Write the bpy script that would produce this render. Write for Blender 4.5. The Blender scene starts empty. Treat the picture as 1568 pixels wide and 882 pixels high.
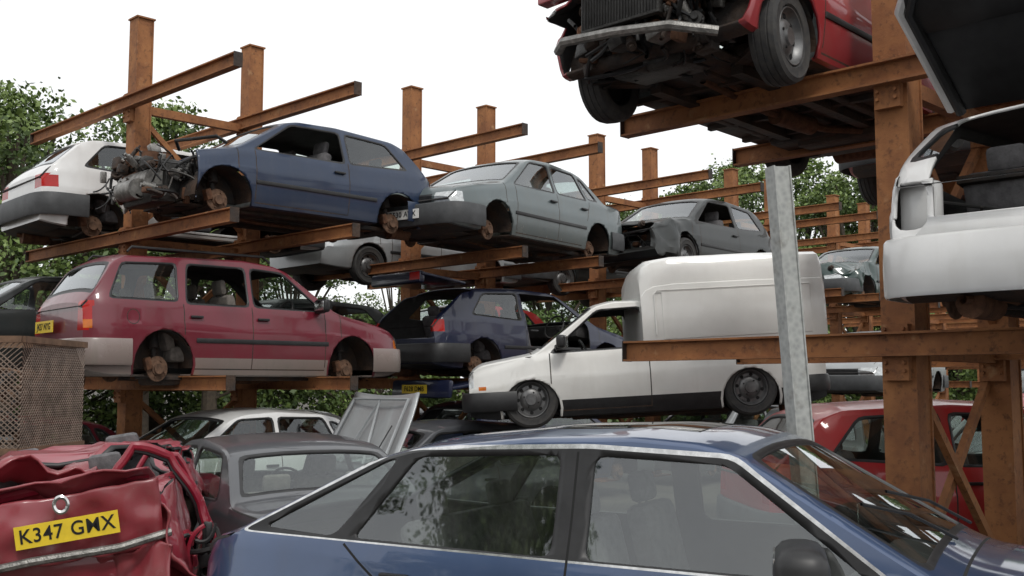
import bpy, bmesh, math, random
import numpy as np
from mathutils import Vector, Matrix, Euler, noise
R_=math.radians
scene=bpy.context.scene
# ---------------------------------------------------------------- materials
def nt(name):
    m=bpy.data.materials.new(name); m.use_nodes=True
    t=m.node_tree; return m,t,t.nodes['Principled BSDF']
def mixrgb(t,fac,a,b):
    n=t.nodes.new('ShaderNodeMix'); n.data_type='RGBA'
    for i,v in ((0,fac),(6,a),(7,b)):
        if hasattr(v,'is_output'): t.links.new(v,n.inputs[i])
        else: n.inputs[i].default_value=(v if i==0 else (*v,1))
    return n.outputs[2]
def noise_n(t,scale,detail=3,rough=.6,vec=None,stretch=None):
    n=t.nodes.new('ShaderNodeTexNoise'); n.inputs['Scale'].default_value=scale
    n.inputs['Detail'].default_value=min(detail,4); n.inputs['Roughness'].default_value=rough
    if vec is None:
        tc=t.nodes.new('ShaderNodeTexCoord'); vec=tc.outputs['Object']
    if stretch:
        mp=t.nodes.new('ShaderNodeMapping'); mp.inputs['Scale'].default_value=stretch; t.links.new(vec,mp.inputs['Vector']); vec=mp.outputs[0]
    t.links.new(vec,n.inputs['Vector']); return n.outputs['Fac']
def ramp(t,src,a,b,v0=0,v1=1):
    n=t.nodes.new('ShaderNodeMapRange'); n.inputs['From Min'].default_value=a; n.inputs['From Max'].default_value=b
    n.inputs['To Min'].default_value=v0; n.inputs['To Max'].default_value=v1
    t.links.new(src,n.inputs['Value']); return n.outputs['Result']
def mth(t,op,a,b):
    n=t.nodes.new('ShaderNodeMath'); n.operation=op
    for i,v in enumerate((a,b)):
        if hasattr(v,'is_output'): t.links.new(v,n.inputs[i])
        else: n.inputs[i].default_value=v
    return n.outputs[0]
def bump(t,b,src,st=.3,d=.02):
    n=t.nodes.new('ShaderNodeBump'); n.inputs['Strength'].default_value=st; n.inputs['Distance'].default_value=d
    t.links.new(src,n.inputs['Height']); t.links.new(n.outputs[0],b.inputs['Normal'])
def simple(name,col,rough=.5,metal=0,var=.35,scale=8,bmp=0,col2=None):
    m,t,b=nt(name)
    f=ramp(t,noise_n(t,scale),.35,.65)
    c2=col2 or tuple(c*(1-var) for c in col)
    t.links.new(mixrgb(t,f,col,c2),b.inputs['Base Color'])
    b.inputs['Roughness'].default_value=rough; b.inputs['Metallic'].default_value=metal
    if bmp: bump(t,b,noise_n(t,scale*6),bmp)
    return m
def paint(name,col,dirt=.5,coat=.7,rough=.38,dcol=(.16,.14,.11),metal=0.0,top=.35):
    m,t,b=nt(name)
    tc=t.nodes.new('ShaderNodeTexCoord'); sep=t.nodes.new('ShaderNodeSeparateXYZ'); t.links.new(tc.outputs['Object'],sep.inputs[0])
    sn=t.nodes.new('ShaderNodeSeparateXYZ'); t.links.new(tc.outputs['Normal'],sn.inputs[0])
    low=ramp(t,sep.outputs['Z'],.65,.2)
    n1=ramp(t,noise_n(t,3.0,4,.7),.48,.78)
    n2=ramp(t,noise_n(t,22,3,.7),.5,.75)
    st=ramp(t,noise_n(t,7,3,.6,tc.outputs['Object'],(1,1,.12)),.52,.72)
    d=mth(t,'MULTIPLY',mth(t,'ADD',mth(t,'MULTIPLY',n1,.45),mth(t,'MULTIPLY',low,.6)),dirt)
    d=mth(t,'ADD',d,mth(t,'MULTIPLY',n2,dirt*.18))
    d=mth(t,'ADD',d,mth(t,'MULTIPLY',st,dirt*.4))
    up=mth(t,'MULTIPLY',ramp(t,sn.outputs['Z'],.5,1.0,0,dirt*top),ramp(t,noise_n(t,2,4,.7),.3,.6))
    d=mth(t,'ADD',d,up)
    d=mth(t,'MINIMUM',d,.85)
    fade=mixrgb(t,ramp(t,noise_n(t,1.3,3),.3,.7),col,tuple(c*.8+.002 for c in col))
    t.links.new(mixrgb(t,d,fade,dcol),b.inputs['Base Color'])
    t.links.new(ramp(t,d,0,.8,rough,.85),b.inputs['Roughness'])
    b.inputs['Coat Weight'].default_value=coat; t.links.new(ramp(t,d,0,.5,.03,.5),b.inputs['Coat Roughness'])
    b.inputs['Metallic'].default_value=metal
    bump(t,b,noise_n(t,3.5,2,.4),.14,.03)
    return m
def glassm(name,tint,dust=.1,base=.07):
    m=bpy.data.materials.new(name); m.use_nodes=True; t=m.node_tree; t.nodes.clear()
    o=t.nodes.new('ShaderNodeOutputMaterial'); tr=t.nodes.new('ShaderNodeBsdfTransparent'); tr.inputs[0].default_value=(*tint,1)
    gl=t.nodes.new('ShaderNodeBsdfGlossy'); gl.inputs['Roughness'].default_value=.02; gl.inputs['Color'].default_value=(.93,.96,.98,1)
    lw=t.nodes.new('ShaderNodeLayerWeight'); lw.inputs[0].default_value=.5
    p=mth(t,'POWER',lw.outputs['Facing'],3.2); f=mth(t,'MINIMUM',mth(t,'ADD',mth(t,'MULTIPLY',p,.85),base),.95)
    mx=t.nodes.new('ShaderNodeMixShader'); t.links.new(f,mx.inputs[0]); t.links.new(tr.outputs[0],mx.inputs[1]); t.links.new(gl.outputs[0],mx.inputs[2])
    last=mx
    if dust>0:
        df=t.nodes.new('ShaderNodeBsdfDiffuse'); df.inputs[0].default_value=(.42,.43,.4,1)
        d=ramp(t,noise_n(t,3,4,.6),.4,.75,0,dust)
        m2=t.nodes.new('ShaderNodeMixShader'); t.links.new(d,m2.inputs[0]); t.links.new(mx.outputs[0],m2.inputs[1]); t.links.new(df.outputs[0],m2.inputs[2]); last=m2
    t.links.new(last.outputs[0],o.inputs[0]); return m
GLASS=glassm('window_glass',(.8,.87,.83),.04,.09)
GLASSF=glassm('window_glass_clean',(.86,.93,.89),.05,.13)
GLASSD=glassm('dusty_glass',(.6,.68,.66),.2,.12)
BLACK=simple('black_plastic',(.02,.02,.021),.45,0,.4,10)
GAP=simple('panel_gap',(.006,.006,.006),.8)
CHROME=simple('chrome',(.75,.75,.74),.18,1,.3,20)
LRED=simple('red_lamp',(.42,.015,.012),.12,0,.2); LAMB=simple('amber_lamp',(.6,.16,.02),.12,0,.2)
LCLR=simple('clear_lamp',(.62,.64,.64),.08,.6,.3,30)
YEL=simple('yellow_plate',(.78,.56,.03),.4,0,.12,12); WHT=simple('white_plate',(.75,.75,.72),.4,0,.15,12)
GREYP=simple('grey_bumper',(.06,.063,.066),.6,0,.35,6,.1); 
INT=simple('interior_trim',(.06,.058,.058),.8,0,.4,6); SEAT=simple('seat_fabric',(.15,.145,.15),.95,0,.4,18,.2)
SEATL=simple('seat_fabric_tan',(.19,.17,.15),.95,0,.4,18,.2)
UND=simple('underseal',(.022,.02,.019),.75,0,.5,5,.5,(.06,.035,.022))
TYRE=simple('tyre_rubber',(.028,.028,.029),.8,0,.3,20,.1,(.05,.047,.043)); 
RIM=simple('steel_rim',(.2,.2,.2),.45,.7,.4,12); DARKM=simple('dark_metal',(.07,.068,.065),.5,.7,.5,9,.3)
ALU=simple('cast_alloy',(.33,.32,.30),.45,.8,.5,14,.3); RUSTP=simple('rusty_part',(.16,.075,.04),.85,.2,.5,16,.4)
HOSE=simple('rubber_hose',(.014,.014,.014),.5); TANK=simple('plastic_tank',(.5,.55,.56),.4,0,.2)
BROWN=simple('brake_rust',(.19,.11,.07),.8,.3,.5,20,.3)
SUNR=simple('sunroof_glass',(.03,.035,.035),.03,0,.2,3); 
def rust(name):
    m,t,b=nt(name)
    a=noise_n(t,2.2,4,.7); c=noise_n(t,17,4,.7)
    c1=mixrgb(t,ramp(t,a,.38,.62),(.33,.14,.05),(.21,.082,.032))
    c2=mixrgb(t,ramp(t,c,.54,.74),c1,(.09,.038,.019))
    c3=mixrgb(t,ramp(t,noise_n(t,6,4,.6),.62,.75),c2,(.38,.21,.10))
    t.links.new(c3,b.inputs['Base Color']); b.inputs['Roughness'].default_value=.82
    bump(t,b,c,.4,.01); return m
RUST=rust('rusted_steel')
def galv():
    m,t,b=nt('galvanised_steel')
    tc=t.nodes.new('ShaderNodeTexCoord'); v=t.nodes.new('ShaderNodeTexVoronoi'); v.inputs['Scale'].default_value=30
    t.links.new(tc.outputs['Object'],v.inputs['Vector'])
    c=mixrgb(t,ramp(t,v.outputs['Distance'],.1,.8),(.31,.32,.31),(.44,.45,.43))
    c=mixrgb(t,ramp(t,noise_n(t,5,4,.7),.55,.75),c,(.2,.19,.16))
    t.links.new(c,b.inputs['Base Color']); b.inputs['Roughness'].default_value=.6; b.inputs['Metallic'].default_value=.15
    return m
GALV=galv()
# ---------------------------------------------------------------- mesh builder
class MB:
    def __init__(s): s.bm=bmesh.new()
    def _fin(s,verts,m):
        fs=set()
        for v in verts:
            for f in v.link_faces: fs.add(f)
        for f in fs: f.material_index=m; f.smooth=True
    def box(s,c,sz,rot=(0,0,0),m=0,bev=0.0,seg=2):
        M=Matrix.Translation(c)@Euler(rot).to_matrix().to_4x4()@Matrix.Diagonal((*sz,1))
        r=bmesh.ops.create_cube(s.bm,size=1,matrix=M); vs=r['verts']
        if bev>0:
            es=set(e for v in vs for e in v.link_edges)
            g=bmesh.ops.bevel(s.bm,geom=list(es),offset=bev,segments=seg,affect='EDGES',profile=.5)
            vs=[v for v in g['verts'] if v.is_valid]
            fs=[f for f in g['faces'] if f.is_valid]
            al=set(vs)
            for f in fs: al.update(f.verts)
            vs=list(al)
        s._fin(vs,m)
    def beam(s,a,b,w,h,m=0,up=(0,0,1),bev=.008):
        a=Vector(a);b=Vector(b);d=b-a;L=d.length;x=d.normalized();y=Vector(up).cross(x).normalized();z=x.cross(y)
        M=Matrix((x,y,z)).transposed().to_4x4(); M.translation=(a+b)/2
        r=bmesh.ops.create_cube(s.bm,size=1,matrix=M@Matrix.Diagonal((L,w,h,1)))
        s._fin(r['verts'],m)
        for f in set(f for v in r['verts'] for f in v.link_faces): f.smooth=False
    def ibeam(s,a,b,w,h,m=0,th=.014,up=(0,0,1)):
        a=Vector(a);b=Vector(b);x=(b-a).normalized();y=Vector(up).cross(x).normalized();z=x.cross(y)
        o=z*(h/2-th/2)
        s.beam(a+o,b+o,w,th,m,up); s.beam(a-o,b-o,w,th,m,up); s.beam(a,b,th,h-2*th,m,up)
    def cyl(s,a,b,r,m=0,seg=12,r2=None,cap=True):
        a=Vector(a);b=Vector(b);d=b-a
        M=Matrix.Translation((a+b)/2)@d.to_track_quat('Z','Y').to_matrix().to_4x4()
        g=bmesh.ops.create_cone(s.bm,cap_ends=cap,segments=seg,radius1=r,radius2=r if r2 is None else r2,depth=d.length,matrix=M)
        s._fin(g['verts'],m)
    def tube(s,pts,r,m=0,seg=7):
        pts=[Vector(p) for p in pts]; rings=[]
        for i,p in enumerate(pts):
            d=(pts[min(i+1,len(pts)-1)]-pts[max(i-1,0)]).normalized()
            u=d.orthogonal().normalized() if i==0 else (u-d*u.dot(d)).normalized()
            v=d.cross(u)
            rings.append([s.bm.verts.new(p+r*(math.cos(6.2832*k/seg)*u+math.sin(6.2832*k/seg)*v)) for k in range(seg)])
        for a,b in zip(rings,rings[1:]):
            for k in range(seg):
                f=s.bm.faces.new((a[k],a[(k+1)%seg],b[(k+1)%seg],b[k])); f.material_index=m; f.smooth=True
    def lathe(s,prof,M=Matrix(),m=0,seg=28):
        rings=[]
        for r,h in prof:
            rings.append([s.bm.verts.new(M@Vector((r*math.cos(6.2832*k/seg),h,r*math.sin(6.2832*k/seg)))) for k in range(seg)])
        for a,b in zip(rings,rings[1:]):
            for k in range(seg):
                f=s.bm.faces.new((a[k],a[(k+1)%seg],b[(k+1)%seg],b[k])); f.material_index=m; f.smooth=True
    def quad(s,ps,m=0):
        f=s.bm.faces.new([s.bm.verts.new(p) for p in ps]); f.material_index=m
    def obj(s,name,mats,parent=None,loc=(0,0,0),rot=(0,0,0),ang=40):
        bmesh.ops.recalc_face_normals(s.bm,faces=s.bm.faces)
        me=bpy.data.meshes.new(name); s.bm.to_mesh(me); s.bm.free()
        for m in mats: me.materials.append(m)
        me.set_sharp_from_angle(angle=R_(ang))
        o=bpy.data.objects.new(name,me); scene.collection.objects.link(o); o.location=loc; o.rotation_euler=rot
        if parent: o.parent=parent
        return o
def empty(name,loc=(0,0,0),rot=(0,0,0)):
    e=bpy.data.objects.new(name,None); e.location=loc; e.rotation_euler=rot; e.empty_display_size=.3
    scene.collection.objects.link(e); return e
def linked(name,me,parent,loc,rot=(0,0,0),sc=(1,1,1)):
    o=bpy.data.objects.new(name,me); o.parent=parent; o.location=loc; o.rotation_euler=rot; o.scale=sc
    scene.collection.objects.link(o); return o
def wheel_mesh():
    b=MB()
    b.lathe([(.185,-.08),(.2,-.092),(.26,-.096),(.287,-.08),(.297,-.05),(.292,-.046),(.292,-.04),(.298,-.036),(.3,-.004),(.294,0),(.3,.004),(.298,.036),(.292,.04),(.292,.046),(.297,.05),(.287,.08),(.262,.094),(.255,.09),(.22,.088),(.2,.085),(.19,.07)],m=0,seg=36)
    b.lathe([(.188,.066),(.182,.08),(.176,.078),(.166,.045),(.15,.028),(.12,.03),(.1,.052),(.06,.058),(.055,.075),(.02,.078),(.0001,.078)],m=1,seg=36)
    b.lathe([(.185,-.075),(.16,-.02),(.0001,-.02)],m=2,seg=24)
    for i in range(8):
        a=6.2832*i/8; b.cyl((.137*math.cos(a),.02,.137*math.sin(a)),(.137*math.cos(a),.033,.137*math.sin(a)),.02,2,8)
    for i in range(4):
        a=6.2832*i/4+.4; b.cyl((.08*math.cos(a),.05,.08*math.sin(a)),(.08*math.cos(a),.062,.08*math.sin(a)),.009,2,6)
    o=b.obj('wheel',[TYRE,RIM,GAP]); me=o.data; bpy.data.objects.remove(o); return me
def hub_mesh():
    b=MB()
    b.lathe([(.0001,.06),(.05,.06),(.055,.03),(.065,.028),(.07,.012),(.12,.01),(.125,.0),(.12,-.012),(.06,-.015),(.06,-.1),(.0001,-.1)],m=0,seg=24)
    b.box((.11,-.01,.05),(.07,.09,.12),(0,.3,0),1,.01)
    b.cyl((0,-.08,.03),(0,-.16,.42),.03,2,8); b.cyl((0,-.1,.2),(0,-.14,.36),.06,2,10)
    b.cyl((0,-.05,0),(0,-.6,.02),.022,2,8); b.box((.0,-.25,-.06),(.1,.45,.03),(0.1,0,0),2,.008)
    for i in range(4):
        a=6.2832*i/4+.4; b.cyl((.085*math.cos(a),.0,.085*math.sin(a)),(.085*math.cos(a),.035,.085*math.sin(a)),.008,0,6)
    o=b.obj('hub',[BROWN,RUSTP,UND]); me=o.data; bpy.data.objects.remove(o); return me
WHEEL=wheel_mesh(); HUB=hub_mesh()
# ---------------------------------------------------------------- body
def interp(p,x):
    if x<=p[0][0]: return p[0][1]
    for a,b in zip(p,p[1:]):
        if x<=b[0]: return a[1]+(b[1]-a[1])*(x-a[0])/(b[0]-a[0])
    return p[-1][1]
def smi(p,x,d): return sum(interp(p,x+k*d) for k in (-1,-.5,0,.5,1))/5
def rpoly(P,r,n=2):
    out=[];N=len(P)
    for i in range(N):
        p=Vector(P[i]);a=Vector(P[i-1]);c=Vector(P[(i+1)%N])
        da=(a-p);dc=(c-p);ra=min(r,da.length*.4);rc=min(r,dc.length*.4)
        A=p+da.normalized()*ra;C=p+dc.normalized()*rc
        for k in range(n+1):
            t=k/n; q=A*(1-t)**2+p*2*t*(1-t)+C*t*t; out.append((q.x,q.y))
    return out
def grow(P,d):
    out=[]
    N=len(P); ar=sum(P[i-1][0]*P[i][1]-P[i][0]*P[i-1][1] for i in range(N)); sg=1 if ar>0 else -1
    for i in range(N):
        p=Vector(P[i]);e1=(p-Vector(P[i-1])).normalized();e2=(Vector(P[(i+1)%N])-p).normalized()
        n1=Vector((e1.y,-e1.x))*sg;n2=Vector((e2.y,-e2.x))*sg; n=(n1+n2); n/=max(.3,n.length_squared/2)
        q=p+n*d; out.append((q.x,q.y))
    return out
AX={'side':(0,2),'top':(0,1),'end':(1,2)}
FILT={'side':lambda f,c,n:abs(n.y)>.3 and abs(c.y)>.3,'L':lambda f,c,n:n.y>.3 and c.y>.3,'R':lambda f,c,n:n.y<-.3 and c.y<-.3,
 'up':lambda f,c,n:n.z>.12 and abs(n.y)<.75,'floor':lambda f,c,n:n.z<-.5,'front':lambda f,c,n:n.x>.5,'rear':lambda f,c,n:n.x<-.5,'any':lambda f,c,n:True,
 'sideany':lambda f,c,n:abs(c.y)>.3}
def cut(bm,view,poly,filt,mat=None,delete=False):
    i,j=AX[view]; F=FILT[filt]; bm.normal_update()
    ar=sum(poly[k-1][0]*poly[k][1]-poly[k][0]*poly[k-1][1] for k in range(len(poly)))
    if ar<0: poly=poly[::-1]
    x0=min(p[0] for p in poly);x1=max(p[0] for p in poly);y0=min(p[1] for p in poly);y1=max(p[1] for p in poly)
    fs=[]
    for f in bm.faces:
        us=[v.co[i] for v in f.verts]
        if max(us)<x0 or min(us)>x1: continue
        us=[v.co[j] for v in f.verts]
        if max(us)<y0 or min(us)>y1: continue
        if F(f,f.calc_center_median(),f.normal): fs.append(f)
    N=len(poly)
    for k in range(N):
        if not fs: break
        a=poly[k];b=poly[(k+1)%N]; dx=b[0]-a[0];dy=b[1]-a[1];l=math.hypot(dx,dy)
        if l<1e-6: continue
        co=Vector((0,0,0));no=Vector((0,0,0)); co[i]=a[0];co[j]=a[1];no[i]=dy/l;no[j]=-dx/l
        es=set();vs=set()
        for f in fs: es.update(f.edges);vs.update(f.verts)
        r=bmesh.ops.bisect_plane(bm,geom=list(vs)+list(es)+fs,dist=1e-5,plane_co=co,plane_no=no)
        fs=[g for g in r['geom'] if isinstance(g,bmesh.types.BMFace) and (g.calc_center_median()-co).dot(no)<0]
    if delete: bmesh.ops.delete(bm,geom=fs,context='FACES')
    else:
        for f in fs: f.material_index=mat
# slots: 0 paint 1 glass 2 black 3 chrome 4 red 5 amber 6 clear 7 yellow 8 gap 9 bumper 10 paint2 11 white 12 interior
def body_bm(S):
    xr,xf,W,H=S['xr'],S['xf'],S['W']/2,S['H']; zs=S.get('sill',.22); cr=S.get('crown',.045); tb=S.get('tumble',.17)
    st=.05; n=int((xf-xr)/st); xs=[xr+(xf-xr)*k/n for k in range(n+1)]
    d=S.get('sm',.035); bm=bmesh.new(); rings=[]
    for x in xs:
        zt=smi(S['top'],x,d); zb=min(smi(S['belt'],x,.1),zt-cr-.02)
        w=W
        sf=max(0,(x-(xf-.6))/.6); sr=max(0,((xr+.5)-x)/.5)
        w*=1-.17*sf**3-.13*sr**3.5-.02*max(0,abs(x)/xf-.4)
        z0=zs+.05*sf**3+.06*sr**3
        P=[]
        for fz,fw in ((0,.90),(.02,.94),(.18,.975),(.4,.993),(.6,1.0),(.68,.998),(.73,.985),(.9,.97),(1.0,.945)):
            P.append((w*fw,z0+(zb-z0)*fz))
        yb=w*.945; h=zt-cr-.012
        def yy(z): return yb-max(0,(z-zb))/max(.1,(H-zb))*tb
        for g in (.33,.66,1.0): z=zb+.012+(h-zb-.012)*g; P.append((yy(z)-.012,z))
        yr=yy(h)-.012
        for fr in (.975,.92,.8,.6,.35): P.append((yr*fr,zt-cr*fr**2.5+.0))
        P.append((0,zt))
        full=[bm.verts.new((x,p[0],p[1])) for p in P]+[bm.verts.new((x,-p[0],p[1])) for p in reversed(P[:-1])]
        rings.append(full)
    m=len(rings[0])
    for a,b in zip(rings,rings[1:]):
        for k in range(m):
            k2=(k+1)%m
            f=bm.faces.new((a[k],b[k],b[k2],a[k2])); f.material_index=8 if k==m-1 else 0
    for rg,flip in ((rings[0],0),(rings[-1],1)):
        half=m//2
        for k in range(half):
            q=[rg[k],rg[k+1],rg[m-2-k],rg[m-1-k]]
            q=[v for i,v in enumerate(q) if v not in q[:i]]
            if len(q)>2: bm.faces.new(q)
    bmesh.ops.recalc_face_normals(bm,faces=bm.faces)
    return bm
def circ(cx,cz,r,n=20,a0=0): return [(cx+r*math.cos(6.2832*k/n+a0),cz+r*math.sin(6.2832*k/n+a0)) for k in range(n)]
def rect(x0,y0,x1,y1): return [(x0,y0),(x1,y0),(x1,y1),(x0,y1)]
def plate(parent,txt,x,y,z,front,tilt=0,size=.083,mat=None):
    cu=bpy.data.curves.new('plate_text','FONT'); cu.body=txt; cu.size=size*1.12; cu.align_x='CENTER'; cu.align_y='CENTER'; cu.extrude=.0015; cu.offset=.001; cu.space_character=1.08
    cu.materials.append(GAP); o=bpy.data.objects.new('plate_text',cu); scene.collection.objects.link(o); o.parent=parent
    if front: M=Matrix(((0,0,1),(1,0,0),(0,1,0)))
    else: M=Matrix(((0,0,-1),(-1,0,0),(0,1,0)))
    o.matrix_local=Matrix.Translation((x,y,z))@M.to_4x4()
    b=MB(); b.box((x+(-.006 if front else .006),y,z),(.008,.54,.115),m=0); b.obj('number_plate',[mat or (WHT if front else YEL)],parent)
def bumper(S,parent,front,z0,z1,mat,proj=.06,strip=None):
    W=S['W']/2; b=MB(); e=.38; N=22; prof=[(0,z0),(.02,z0-.0),(.035,z0+.02),(.04,(z0+z1)/2),(.03,z1-.015),(.012,z1),(-.03,z1)]
    xe=(S['xf'] if front else -S['xr'])-.5; d=.5+proj; rings=[]
    for k in range(N+1):
        a=-math.pi/2+math.pi*k/N; cx=abs(math.cos(a))**e; sy=math.copysign(abs(math.sin(a))**e,math.sin(a))
        nx,ny=math.cos(a),math.sin(a); ring=[]
        for o,z in prof:
            px=xe+d*cx+o*nx*.8; py=(W*.985)*sy+o*ny*.6
            ring.append(b.bm.verts.new(((px if front else -px),py,z)))
        rings.append(ring)
    for p,q in zip(rings,rings[1:]):
        for k in range(len(prof)-1):
            f=b.bm.faces.new((p[k],q[k],q[k+1],p[k+1])); f.smooth=True; f.material_index=1 if (strip and k in (3,)) else 0
    o=b.obj('bumper',[mat,strip or mat],parent,ang=50)
    return o
def clutter(b,lo,hi,n,seed,mats=(0,1,2,3,4),sp=.22):
    rnd=random.Random(seed)
    P=lambda:Vector([rnd.uniform(lo[i],hi[i]) for i in range(3)])
    cl=lambda q:Vector([min(hi[i]+.04,max(lo[i]-.04,q[i])) for i in range(3)])
    for i in range(n):
        k=rnd.random(); p=P(); m=rnd.choice(mats)
        if k<.22: b.box(p,[rnd.uniform(.03,.15) for _ in range(3)],[rnd.uniform(-.3,.3) for _ in range(3)],m,.012,2)
        elif k<.5:
            d=Vector([rnd.gauss(0,1) for _ in range(3)]).normalized()*rnd.uniform(.02,.08); r=rnd.uniform(.015,.06)
            b.cyl(p-d,p+d,r,m,14); b.cyl(p-d*1.5,p+d*1.5,r*.5,m,10); b.cyl(p+d*.3,p+d*.5,r*1.15,m,14)
        else:
            g=lambda:Vector([rnd.gauss(0,sp) for _ in range(3)])
            q=cl(p+g());r=cl(q+g()); pts=[p*(1-t)**2+q*2*t*(1-t)+r*t*t for t in [j/7 for j in range(8)]]
            b.tube(pts,rnd.uniform(.005,.016),3 if rnd.random()<.7 else m,6)
CLM=[DARKM,ALU,RUSTP,HOSE,UND,TANK]
def seats(parent,S,fab=SEAT,rear=True,dash=True,wheel=True):
    b=MB(); W=S['W']/2
    for y in (-W*.43,W*.43):
        b.box((.05,y,.42),(.5,.48,.16),m=0,bev=.05); b.box((-.26,y,.74),(.13,.46,.62),(0,-.25,0),0,.05)
        b.box((-.37,y,1.12),(.08,.25,.16),(0,-.2,0),0,.035); b.cyl((-.35,y-.05,.95),(-.37,y-.05,1.05),.008,1,6); b.cyl((-.35,y+.05,.95),(-.37,y+.05,1.05),.008,1,6)
    if rear:
        b.box((-.85,0,.42),(.45,W*1.4,.16),m=0,bev=.05); b.box((-1.13,0,.72),(.13,W*1.4,.56),(0,-.3,0),0,.05)
        for y in (-W*.4,W*.4): b.box((-1.22,y,1.05),(.07,.22,.14),(0,-.2,0),0,.03)
    if dash:
        xd=S.get('dash',.85); b.box((xd,0,.78),(.35,W*1.62,.2),(0,.15,0),1,.06)
        if wheel:
            c=Vector((xd-.33,-W*.43,.86)); u=Vector((0,1,0)); v=Vector((.42,0,.9)).normalized()
            b.tube([c+.18*(math.cos(a)*u+math.sin(a)*v) for a in [6.2832*k/20 for k in range(21)]],.013,1,6)
            b.cyl(c,c+Vector((.25,0,-.1)),.03,1,8); b.cyl(c-u*.17,c+u*.17,.012,1,6)
    b.obj('interior',[fab,INT],parent)
def car(name,S,loc,yaw,pitch=0,roll=0,scale=(1,1,1)):
    E=empty(name,loc,(R_(roll),R_(pitch),R_(yaw))); E.scale=scale
    bm=body_bm(S); W=S['W']/2
    P2=S.get('paint2',S['paint'])
    if S.get('band'): cut(bm,'side',rect(S['xr']-.1,0,S['xf']+.1,S['band']),'any',10)
    tw=.022; wn=S.get('wn',2)
    if S.get('wouter'):
        cut(bm,'side',rpoly(grow(S['wouter'],.02),.06,wn),'side',3)
        cut(bm,'side',rpoly(S['wouter'],.05,wn),'side',2)
    else:
        for w in S.get('win',[]): cut(bm,'side',rpoly(grow(w,tw),.055,wn),'side',2)
    for i,w in enumerate(S.get('win',[])):
        pw=rpoly(w,S.get('wr',.05),wn)
        if i in S.get('nowin',()): cut(bm,'side',pw,'side',delete=True)
        else: cut(bm,'side',pw,'side',1)
    def wy(x,inset):
        z=interp(S['top'],x); zb=interp(S['belt'],x); return W*.945*.985-max(0,z-zb)/(S['H']-zb)*S.get('tumble',.17)-inset
    for key in ('ws','rw'):
        if key in S:
            a,b_=S[key]
            for o,mi in ((.0,2),(.03,1)):
                s=1 if b_>a else -1
                q=[(a+s*o,-wy(a,.06+o)),(b_-s*o,-wy(b_,.06+o)),(b_-s*o,wy(b_,.06+o)),(a+s*o,wy(a,.06+o))]
                dl=(mi==1 and key in S.get('noglass',()))
                cut(bm,'top',rpoly(q,.05,2),'up',mi,delete=dl)
    for x0,z0,x1,z1 in S.get('gaps',[]):
        g=.006; dx,dz=x1-x0,z1-z0; l=math.hypot(dx,dz); nx,nz=-dz/l*g,dx/l*g
        cut(bm,'side',[(x0+nx,z0+nz),(x1+nx,z1+nz),(x1-nx,z1-nz),(x0-nx,z0-nz)],'side',8)
    if 'ws' in S and S.get('bonnet',True):
        xw=S['ws'][0]+.09; xe=S['xf']-.12
        cut(bm,'top',rect(xw,-W*.8,xw+.012,W*.8),'up',8)
        for sg in (1,-1): cut(bm,'top',[(xw,sg*W*.8),(xe,sg*W*.74),(xe,sg*(W*.74-.01)),(xw,sg*(W*.8-.01))],'up',8)
    for r in S.get('cuts',[]): cut(bm,r[0],r[1],r[2],r[3])
    for r in S.get('dels',[]): cut(bm,r[0],r[1],r[2],delete=True)
    ra=S.get('arch',.335)
    for x in S['axles']:
        cut(bm,'side',circ(x,.3,ra+.025,22),'sideany',S.get('archmat',0))
        cut(bm,'side',circ(x,.3,ra,22),'sideany',delete=True)
        for sg in (-1,1): cut(bm,'top',rect(x-ra,min(sg*.42,sg*.95),x+ra,max(sg*.42,sg*.95)),'floor',delete=True)
    df=S.get('deform')
    if df:
        for v in bm.verts: v.co=df(v.co.copy())
    bm.normal_update()
    gb=bm.copy(); bmesh.ops.delete(gb,geom=[f for f in gb.faces if f.material_index!=1],context='FACES')
    gb.normal_update()
    for v in gb.verts: v.co-=v.normal*.009
    for f in gb.faces: f.material_index=0; f.smooth=True
    me=bpy.data.meshes.new('glass'); gb.to_mesh(me); gb.free(); me.materials.append(S.get('glass',GLASS))
    o=bpy.data.objects.new('glass',me); scene.collection.objects.link(o); o.parent=E
    bmesh.ops.delete(bm,geom=[f for f in bm.faces if f.material_index==1],context='FACES')
    for f in bm.faces: f.smooth=True
    me=bpy.data.meshes.new('body'); bm.to_mesh(me); bm.free()
    for m in (S['paint'],GLASS,BLACK,CHROME,LRED,LAMB,LCLR,YEL,S.get('gapmat',UND),S.get('bump',GREYP),P2,WHT,S.get('interior',INT)): me.materials.append(m)
    me.set_sharp_from_angle(angle=R_(32))
    o=bpy.data.objects.new('body',me); scene.collection.objects.link(o); o.parent=E
    md=o.modifiers.new('thick','SOLIDIFY'); md.thickness=.02; md.offset=-1; md.material_offset=50; md.material_offset_rim=0
    b=MB()
    for x in S['axles']:
        for sg in (-1,1):
            y0,y1=sg*(W*.97-.03),sg*(W-.42); n=16; r=ra+.012
            a=[b.bm.verts.new((x+r*math.cos(math.pi*k/n),y0,.28+r*math.sin(math.pi*k/n))) for k in range(n+1)]
            c=[b.bm.verts.new((x+r*math.cos(math.pi*k/n),y1,.28+r*math.sin(math.pi*k/n))) for k in range(n+1)]
            for k in range(n): b.bm.faces.new((a[k],a[k+1],c[k+1],c[k])).smooth=True
            b.bm.faces.new(c)
    b.obj('wheel_arch_liner',[UND],E)
    wl=S.get('wheels',(0,0,0,0)); k=0; dz=S.get('wdrop',0)
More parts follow.
